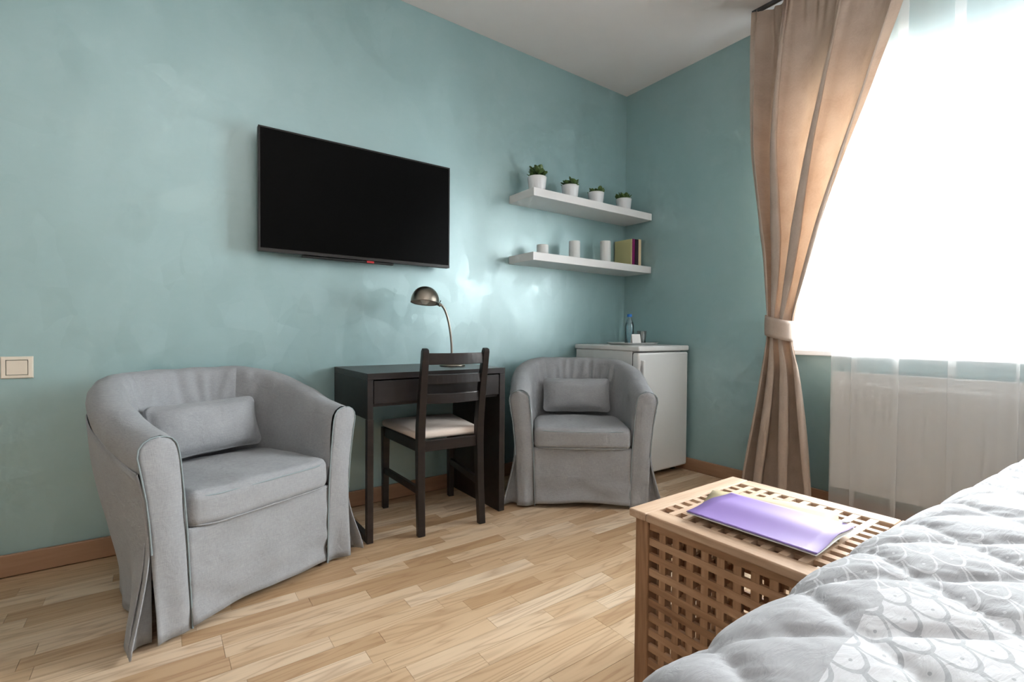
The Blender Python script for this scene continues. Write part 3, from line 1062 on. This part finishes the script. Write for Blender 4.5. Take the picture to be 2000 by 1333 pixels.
# ------------------------------------------------------------------ small fridge and what stands on it
def fridge():
    F = thing('small_fridge', 'small white under-counter fridge in the room corner', 'fridge', (-.283, -.302, 0))
    w = M['white_metal']
    hw = .257
    box('body', -hw + .004, hw - .004, -.235, .272, .035, .820, w, F, .004, 1)
    box('worktop', -hw - .003, hw + .003, -.297, .282, .8205, .8545, w, F, .010, 3)
    b = MB().rbox(-hw + .002, hw - .002, -.294, -.240, .040, .812, .014, 3)
    door = b.build('door', w, F)
    MB().box(-hw + .01, hw - .01, -.2395, -.2355, .045, .808).build('door_gasket', M['dark_plastic'], door)
    b = MB()
    b.rbox(-hw + .020, -hw + .040, -.318, -.300, .50, .765, .006, 2)
    b.box(-hw + .023, -hw + .037, -.303, -.293, .73, .765)
    b.box(-hw + .023, -hw + .037, -.303, -.293, .50, .535)
    b.build('handle', w, door)
    for x in (-.21, .21):
        for y in (-.21, .24):
            MB().lathe([(.018, 0), (.018, .01), (.012, .012), (.012, .0345)], (x, y, 0), 14).build('foot', M['dark_plastic'], F)
fridge()
FT = .8547
def tray():
    b = MB()
    hx, hy = .165, .115
    def ring(k, z, n=40, e=.3):
        r = []
        for i in range(n):
            q = 2 * PI * i / n
            r.append(((hx * k) * math.copysign(abs(math.cos(q)) ** e, math.cos(q)), (hy * k) * math.copysign(abs(math.sin(q)) ** e, math.sin(q)), z))
        return r
    rows = [ring(.02, 0), ring(.86, 0), ring(.97, .012), ring(1.0, .014), ring(1.0, .0155), ring(.965, .0145), ring(.86, .003), ring(.02, .003)]
    b.grid(rows, wrap=True)
    o = b.build('serving_tray', M['tray'], None, smooth=True, loc=(-.285, -.33, FT))
    tag(o, 'thin white serving tray on top of the fridge', 'tray')
tray()
TT = FT + .0032
def bottle():
    B = thing('water_bottle', 'clear bluish water bottle with blue cap on the tray', 'bottle', (-.315, -.325, TT))
    r = .031
    prof = [(.001, .004), (r * .7, .0), (r * .95, .004), (r, .012), (r, .030), (r * .96, .034), (r, .038), (r, .062), (r * .96, .066), (r, .070), (r, .105), (r * .96, .109), (r, .113), (r, .125), (r * .86, .150), (r * .55, .172), (r * .42, .180), (r * .42, .192)]
    MB().lathe(prof, n=32, cap=False).build('bottle_body', M['bottle'], B, smooth=True)
    MB().lathe([(.001, .006), (r * .92, .008), (r * .92, .124), (r * .80, .148), (.001, .150)], n=24, cap=False).build('water', M['water'], B, smooth=True)
    MB().lathe([(.001, .188), (.0155, .188), (.0160, .190), (.0160, .206), (.0150, .208), (.001, .208)], n=24, cap=False).build('cap', M['blue_cap'], B, smooth=False)
bottle()
def tumbler():
    b = MB().lathe([(.001, 0), (.026, 0), (.027, .002), (.034, .092), (.0325, .0925), (.0255, .006), (.001, .006)], n=32, cap=False)
    tag(b.build('drinking_glass', M['tumbler'], None, smooth=True, loc=(-.185, -.325, TT)), 'clear empty drinking glass to the right of the water bottle', 'glass')
tumbler()
def tent_card():
    b = MB()
    w, h, t = .031, .070, .0012
    for s in (-1, 1):
        pts = [(-w, s * .020, 0), (w, s * .020, 0), (w, 0, h), (-w, 0, h), (-w, s * (.020 + t), 0), (w, s * (.020 + t), 0), (w, s * t, h), (-w, s * t, h)]
        b.add(pts, BOXF)
    o = b.build('tent_card', M['paper'], None, loc=(-.340, -.402, TT))
    o.rotation_euler = (0, 0, math.radians(-22))
    tag(o, 'small blank white folded card standing before the bottle', 'card')
tent_card()

# ------------------------------------------------------------------ radiator
def radiator():
    R = thing('radiator', 'white panel radiator below the window behind the sheer', 'radiator', (-.05, -1.99, .14))
    hw, H = .49, .60
    b = MB()
    rows = []
    zs = [0, .012, .03, .045, H - .06, H - .045, H - .02, H - .004]
    n = 24
    ys = []
    for i in range(n):
        y0 = -hw + .02 + (2 * hw - .04) * i / n
        d = (2 * hw - .04) / n
        ys += [(y0, 0), (y0 + d * .2, 1), (y0 + d * .55, 1), (y0 + d * .75, 0)]
    ys = [(-hw, 0)] + ys + [(hw, 0)]
    for j, z in enumerate(zs):
        k = 1 if 3 <= j <= 4 else 0
        rows.append([(-.033 - .0085 * s * k, y, z) for y, s in ys])
    b.grid(rows)
    b.build('front_panel', M['white_metal'], R, smooth=False, solid=-.0015)
    MB().box(.012, .0135, -hw, hw, 0, H - .004).build('rear_panel', M['white_metal'], R)
    MB().box(-.036, .017, -hw - .002, -hw + .004, 0, H).build('side_cover', M['white_metal'], R, bevel=.002)
    MB().box(-.036, .017, hw - .004, hw + .002, 0, H).build('side_cover', M['white_metal'], R, bevel=.002)
    b = MB()
    b.box(-.036, -.028, -hw + .004, hw - .004, H - .004, H + .002)
    b.box(.008, .016, -hw + .004, hw - .004, H - .004, H + .002)
    for i in range(50):
        y = -hw + .012 + (2 * hw - .03) * i / 50
        b.box(-.028, .008, y, y + .006, H - .003, H + .001)
    b.build('top_grille', M['white_metal'], R)
    for y in (-.36, .36):
        MB().box(.0175, .0495, y - .015, y + .015, .05, .55).build('wall_bracket', M['white_metal'], R)
radiator()

# ------------------------------------------------------------------ curtains
def track(name, x, label, y0):
    b = MB().box(x - .011, x + .011, -3.35, y0, RH - .016, RH)
    tag(b.build(name, M['track']), label, 'curtain track', 'ceiling curtain tracks')
track('curtain_track', -.200, 'grey ceiling track holding the beige curtain', -1.10)
track('curtain_track', -.110, 'grey ceiling track holding the white sheer', -1.20)

def uvmap(o, uv):
    l = o.data.uv_layers.new(name='UVMap')
    for p in o.data.polygons:
        for li in p.loop_indices:
            l.data[li].uv = uv[o.data.loops[li].vertex_index]

def beige_curtain():
    T = thing('beige_curtain', 'long beige curtain tied back beside the window', 'curtain', (-.205, -1.30, 0))
    X0, Y0 = -.205, -1.30
    Ltab = [(0.0, -1.100), (.13, -1.109), (.5, -1.175), (.85, -1.222), (.93, -1.228), (1.03, -1.225), (1.15, -1.218), (1.37, -1.205), (1.7, -1.160), (1.97, -1.125), (2.25, -1.118), (2.55, -1.110), (2.77, -1.105)]
    Rtab = [(0.0, -1.478), (.13, -1.470), (.5, -1.425), (.8, -1.380), (.90, -1.350), (.98, -1.350), (1.03, -1.362), (1.10, -1.375), (1.344, -1.442), (1.6, -1.520), (1.83, -1.598), (2.05, -1.680), (2.43, -1.808), (2.77, -1.905)]
    def sm(tab, z):
        return sum(interp(tab, z + d) for d in (-.06, -.03, 0, .03, .06)) / 5
    NS, NZ = 170, 120
    FT_ = [(0, -.1), (.045, 0), (.115, .5), (.24, 1), (.42, 1.5), (.61, 2), (.80, 2.5), (.94, 3), (1, 3.15)]
    rows, uv = [], []
    for j in range(NZ + 1):
        z = .012 + (2.753 - .012) * j / NZ
        L, R = sm(Ltab, z), sm(Rtab, z)
        w = L - R
        tie = math.exp(-((z - .96) / .16) ** 2)
        A = interp([(0, .060), (.5, .056), (.85, .036), (.97, .022), (1.15, .036), (1.5, .056), (2.2, .064), (2.55, .054), (2.68, .036), (2.77, .026)], z)
        row = []
        for i in range(NS + 1):
            s = i / NS
            ph = 2 * PI * interp(FT_, s) + .35 * nz(z * .9, s * 2, 3)
            c = math.cos(ph)
            fold = math.copysign(abs(c) ** .6, c)
            gather = 0.0
            if z > 2.45:
                gather = .010 * smooth(2.45, 2.72, z) * math.sin(2 * PI * 21 * s + 2 * nz(s * 6, z * 2, 1))
            x = -A * fold + gather + .010 * nz(s * 5, z * 1.6, 7)
            lat = .042 * math.sin(2 * ph) * .35 + .036 * math.sin(ph) * (1 - tie) * min(1, w / .3)
            x -= .030 * tie * (1 - (2 * s - 1) ** 2) - .010
            y = L - w * s + lat * math.sin(PI * s) ** .3 if 0 < s < 1 else L - w * s
            row.append((x, y - Y0, z))
            uv.append((s * 1.4, z))
        rows.append(row)
    o = MB().grid(rows).build('curtain_cloth', M['curtain'], T, smooth=True)
    uvmap(o, uv)
    # tie-back band: a flattened ring round the gathered cloth, then a strap to the wall hook
    rows, uv = [], []
    n = 56
    for j in range(7):
        k = j / 6
        row = []
        for i in range(n):
            q = 2 * PI * i / n
            y = -1.288 + .071 * math.cos(q)
            x = -.020 + .058 * math.sin(q)
            sl = -.018 * (1.288 + y) / .07 * -1
            z = .915 + .108 * k + sl
            bul = 1 + .03 * math.sin(PI * k)
            row.append((x * bul, (y + 1.288) * bul - 1.288 - Y0, z))
            uv.append((i / n, k * .1))
        rows.append(row)
    o = MB().grid(rows, wrap=True).build('tie_back', M['curtain'], T, smooth=True, solid=.004)
    uvmap(o, uv)
    rows, uv = [], []
    for j in range(4):
        k = j / 3
        rows.append([(.010 + .180 * s / 8, -1.222 + .030 * s / 8 - Y0, (.925 + .085 * k) * (1 - s / 8) + (1.0 + .03 * k) * s / 8) for s in range(9)])
        uv += [(s / 8, k * .1) for s in range(9)]
    o = MB().grid(rows).build('tie_strap', M['curtain'], T, smooth=True, solid=.003)
    uvmap(o, uv)
    b = MB().tube([(.204, .108, 1.015), (.170, .108, 1.015), (.165, .108, 1.03)], .007, 8)
    b.build('wall_hook', M['dark_plastic'], T, smooth=True)
beige_curtain()

def sheer_curtain():
    X = -.112
    y0, y1 = -1.50, -3.2
    rows, uv = [], []
    NS, NZ = 420, 12
    # folds of uneven width: each doubles the cloth back on itself
    rnd = random.Random(5)
    folds = []
    y = y0 - .10
    while y > y1:
        folds.append((y, rnd.uniform(.018, .055)))
        y -= rnd.uniform(.09, .21)
    for j in range(NZ + 1):
        k = j / NZ
        z = .02 + (2.753 - .02) * k
        row = []
        for i in range(NS + 1):
            s = i / NS
            y = y0 + (y1 - y0) * s
            x = X + .010 * math.sin(s * 34 + 2 * nz(s * 6, 0, 4)) + .003 * nz(s * 16, k * 1.5, 3)
            lat = 0
            for (fy, fw) in folds:
                d = (y - fy) / fw
                if abs(d) < 3:
                    lat += fw * 2.5 * d * math.exp(-d * d)
            row.append((x, y - lat * (.75 + .25 * k) + .004 * nz(k * 2, s * 9, 6), z))
            uv.append((s * 3, z))
        rows.append(row)
    o = MB().grid(rows).build('sheer_curtain', M['sheer'], None, smooth=True)
    uvmap(o, uv)
    tag(o, 'white translucent sheer curtain hanging across the window', 'curtain')
sheer_curtain()

# ------------------------------------------------------------------ added fill light, shaped as an unseen bowl pendant behind the viewer
def pendant():
    P = thing('added_fill_pendant', 'added unseen fill light shaped as a white bowl pendant behind the viewer', 'lamp', (-2.95, -3.25, RH))
    MB().lathe([(.001, -.03), (.05, -.03), (.055, -.022), (.055, 0)], n=28, cap=False).build('ceiling_rose', M['white'], P, smooth=True)
    MB().tube([(0, 0, -.03), (0, 0, -.52)], .006, 8).build('rod', M['chrome'], P)
    pr = [(.002, -.56), (.06, -.555), (.13, -.53), (.19, -.48), (.215, -.43), (.209, -.43), (.185, -.475), (.127, -.522), (.06, -.545), (.002, -.55)]
    MB().lathe(pr, n=40, cap=False).build('bowl', M['white'], P, smooth=True)
    l = bpy.data.lights.new('added_fill_light', 'POINT')
    l.energy = FILL_W
    l.color = (1.0, .97, .95)
    l.shadow_soft_size = .05
    o = bpy.data.objects.new('added_fill_light', l)
    link(o, P, (0, 0, -.42))
pendant()

# ------------------------------------------------------------------ slatted side table
def side_table():
    W, H = .4865, .487
    x0, y0 = -1.969, -2.2425
    T = thing('lattice_side_table', 'square acacia wood side table with lattice top and sides', 'side table', (x0 + W / 2, y0 + W / 2, 0))
    hw = W / 2
    t = .020
    fr = .0525
    pitch, hole = .0398, .0205
    inner = hw - fr
    # top: frame boards
    def board(x0, x1, y0, y1, mt):
        MB().rbox(x0, x1, y0, y1, H - t, H, .004, 2).build('top_frame_board', M[mt], T)
    board(-hw, hw, -hw, -hw + fr - .0002, 'top_x')
    board(-hw, hw, hw - fr + .0002, hw, 'top_x')
    board(-hw, -hw + fr, -hw + fr, hw - fr, 'top_y')
    board(hw - fr, hw, -hw + fr, hw - fr, 'top_y')
    n = 10
    sw = 2 * inner / n - hole                    # slat width
    p = 2 * inner / n
    for i in range(1, n):
        c = -inner + p * i
        MB().box(c - sw / 2, c + sw / 2, -inner, inner, H - t + .009, H - .0012).build('top_slat', M['top_y'], T)
        MB().box(-inner, inner, c - sw / 2, c + sw / 2, H - t + .001, H - .0006).build('top_slat', M['top_x'], T)
    # corner legs
    ov, lg = .012, .040
    a = hw - ov
    for sx in (-1, 1):
        for sy in (-1, 1):
            X = sorted((sx * a, sx * (a - lg)))
            Y = sorted((sy * a, sy * (a - lg)))
            MB().rbox(X[0], X[1], Y[0], Y[1], 0, H - t - .0003, .004, 2).build('leg', M['acacia_z'], T)
    # aprons and lattice sides
    b0 = a - lg
    pz = .0383
    z_top = H - t - .0003
    for k in range(4):
        rot = Matrix.Rotation(k * PI / 2, 4, 'Z')
        def put(nm, bx, mt):
            vs = [rot @ Vector(v) for v in bx.v]
            mesh(nm, vs, bx.f, M[mt], T)
        hx = 'acacia_x' if k % 2 == 0 else 'acacia_y'
        put('apron', MB().rbox(-b0, b0, -a + .006, -a + .024, z_top - .024, z_top, .001, 1), hx)
        put('lower_rail', MB().rbox(-b0, b0, -a + .006, -a + .024, .030, .055, .001, 1), hx)
        zz = z_top - .024 - .0205 - .009
        m = 0
        while zz > .075:
            put('side_slat', MB().box(-b0, b0, -a + .006, -a + .0155, zz - .009, zz + .009), hx)
            zz -= pz
            m += 1
        q = 2 * b0 / 10
        for i in range(1, 10):
            c = -b0 + q * i
            put('side_slat', MB().box(c - .009, c + .009, -a + .0072, -a + .019, .055, z_top - .024), 'acacia_z')
    return T
side_table()
TZ = .487
def folders():
    # beige folder underneath, turned a little
    b = MB()
    nx, ny = 6, 10
    hx, hy = .105, .148
    rows = []
    for j in range(ny + 1):
        rows.append([(-hx + 2 * hx * i / nx, -hy + 2 * hy * j / ny, .005 + .004 * math.sin(PI * j / ny)) for i in range(nx + 1)])
    b.grid(rows)
    B = thing('beige_folder', 'beige card folder lying under the purple one on the side table', 'folder', (-1.722, -1.985, TZ), math.radians(21))
    b.build('cover', M['beige_card'], B, smooth=True, solid=.0012)
    MB().box(-hx + .002, hx - .004, -hy + .003, hy - .004, .0008, .0042).build('papers', M['paper'], B)
    # purple folder with arched cover
    P = thing('purple_folder', 'purple A4 booklet with arched cover on the side table', 'booklet', (-1.800, -2.024, TZ + .011), math.radians(2))
    hx, hy = .106, .143
    def arch(x):
        return .011 * math.exp(-((x - .010) / .055) ** 2) + .004 * smooth(.02, .106, x)
    rows = []
    for j in range(ny + 1):
        y = -hy + 2 * hy * j / ny
        rows.append([(x, y, .006 + arch(x) * (1 - .25 * (y / hy + 1) / 2)) for x in [-hx + 2 * hx * i / 24 for i in range(25)]])
    MB().grid(rows).build('cover', M['purple'], P, smooth=True, solid=.0010)
    rows2 = [[(v[0] * .985, v[1] * .988, v[2] * .82 - .0008) for v in r] for r in rows]
    MB().grid(rows2).build('pages', M['paper'], P, smooth=True, solid=-.0025)
    rows3 = [[(v[0], v[1], .0004 + v[2] * .35) for v in r] for r in rows]
    MB().grid(rows3).build('rear_cover', M['paper'], P, smooth=True, solid=.0008)
    # metal clip at the right hand corner
    MB().tube([(.10, -.110, .004), (.118, -.118, .006), (.121, -.124, .010), (.116, -.128, .013), (.100, -.120, .014)], .0016, 6).build('metal_clip', M['chrome'], P, smooth=True)
folders()

# ------------------------------------------------------------------ bed and quilted bedspread
BX0, BX1, BY1, BY0 = -2.62, -.52, -2.30, -3.85
BZ = .612
def bed():
    B = thing('bed', 'low bed hidden below the quilted bedspread', 'bed', ((BX0 + BX1) / 2, (BY0 + BY1) / 2, 0))
    hx, hy = (BX1 - BX0) / 2 - .05, (BY1 - BY0) / 2 - .13
    box('bed_base', -hx + .02, hx - .02, -hy + .02, hy - .02, .12, .30, M['blackwood'], B, .01, 2)
    box('mattress', -hx, hx, -hy, hy, .302, BZ - .03, M['mattress'], B, .05, 4)
    for x in (-hx + .1, hx - .1):
        for y in (-hy + .1, hy - .1):
            MB().lathe([(.022, 0), (.028, .12)], (x, y, 0), 14).build('leg', M['blackwood'], B)
bed()
def bedspread():
    Rr = .09
    ix0, ix1, iy1 = BX0 + Rr, BX1 - Rr, BY1 + .045 - Rr
    iy0 = BY0 + Rr
    e1 = Vector((math.cos(math.radians(57)), math.sin(math.radians(57))))
    e2 = Vector((math.cos(math.radians(-37)), math.sin(math.radians(-37))))
    det = e1.x * e2.y - e1.y * e2.x
    O = Vector((-2.256, -2.285))
    S1, S2 = .126, .170
    def lattice(x, y):
        p = Vector((x, y)) - O
        v = (p.x * e2.y - p.y * e2.x) / det / S1
        u = (e1.x * p.y - e1.y * p.x) / det / S2
        return u, v
    drop = .34
    step = .0062
    xs = []
    x = ix0 - drop
    while x < ix1 + drop:
        xs.append(x)
        x += step
    ys = []
    y = iy1 + drop
    while y > -3.05:
        ys.append(y)
        y -= step
    while y > iy0 - drop:
        ys.append(y)
        y -= .05
    rows, uv = [], []
    def arc(d):
        q = PI / 2 * Rr
        if d < q: return Rr * math.sin(d / Rr), Rr * (1 - math.cos(d / Rr)), math.sin(d / Rr)
        return Rr, Rr + (d - q), 1.0
    for y in ys:
        row = []
        for x in xs:
            dx = ix0 - x if x < ix0 else (x - ix1 if x > ix1 else 0)
            sx = -1 if x < ix0 else 1
            dy = y - iy1 if y > iy1 else (iy0 - y if y < iy0 else 0)
            sy = 1 if y > iy1 else -1
            d = math.hypot(dx, dy)
            cx, cy = max(ix0, min(ix1, x)), max(iy0, min(iy1, y))
            if d > 1e-6:
                hh, vv, ns = arc(d)
                nx, ny = sx * dx / d, sy * dy / d
                p = Vector((cx + nx * hh, cy + ny * hh, BZ - vv))
                nrm = Vector((nx * ns, ny * ns, math.sqrt(max(0, 1 - ns * ns))))
            else:
                p = Vector((cx, cy, BZ))
                nrm = Vector((0, 0, 1))
            u, v = lattice(x + .004 * nz(x * 5, y * 5, 1), y + .004 * nz(x * 5, y * 5, 8))
            a = abs((u % 1) - .5) * 2          # 1 on a seam, 0 mid
            b = abs((v % 1) - .5) * 2
            puff = (1 - math.exp(-4.5 * (1 - a))) * (1 - math.exp(-4.5 * (1 - b)))
            near = max(a, b)
            wr = .0034 * nz(u * 5.1 + v * 1.2, v * 15, 2) * (.2 + near * near) + .003 * nz(x * 7, y * 7, 5)
            dd = -.005 + .0115 * puff + wr
            if p.z > BZ - .3:
                p = p + nrm * min(dd, .008)
            p.y -= .045 * max(0, x + 2.0)
            row.append(p)
            uv.append((x, y))
        rows.append(row)
    o = MB().grid(rows).build('bedspread', M['quilt'], None, smooth=True)
    uvmap(o, uv)
    tag(o, 'light grey patterned diamond-quilted bedspread covering the bed', 'bedspread')
bedspread()
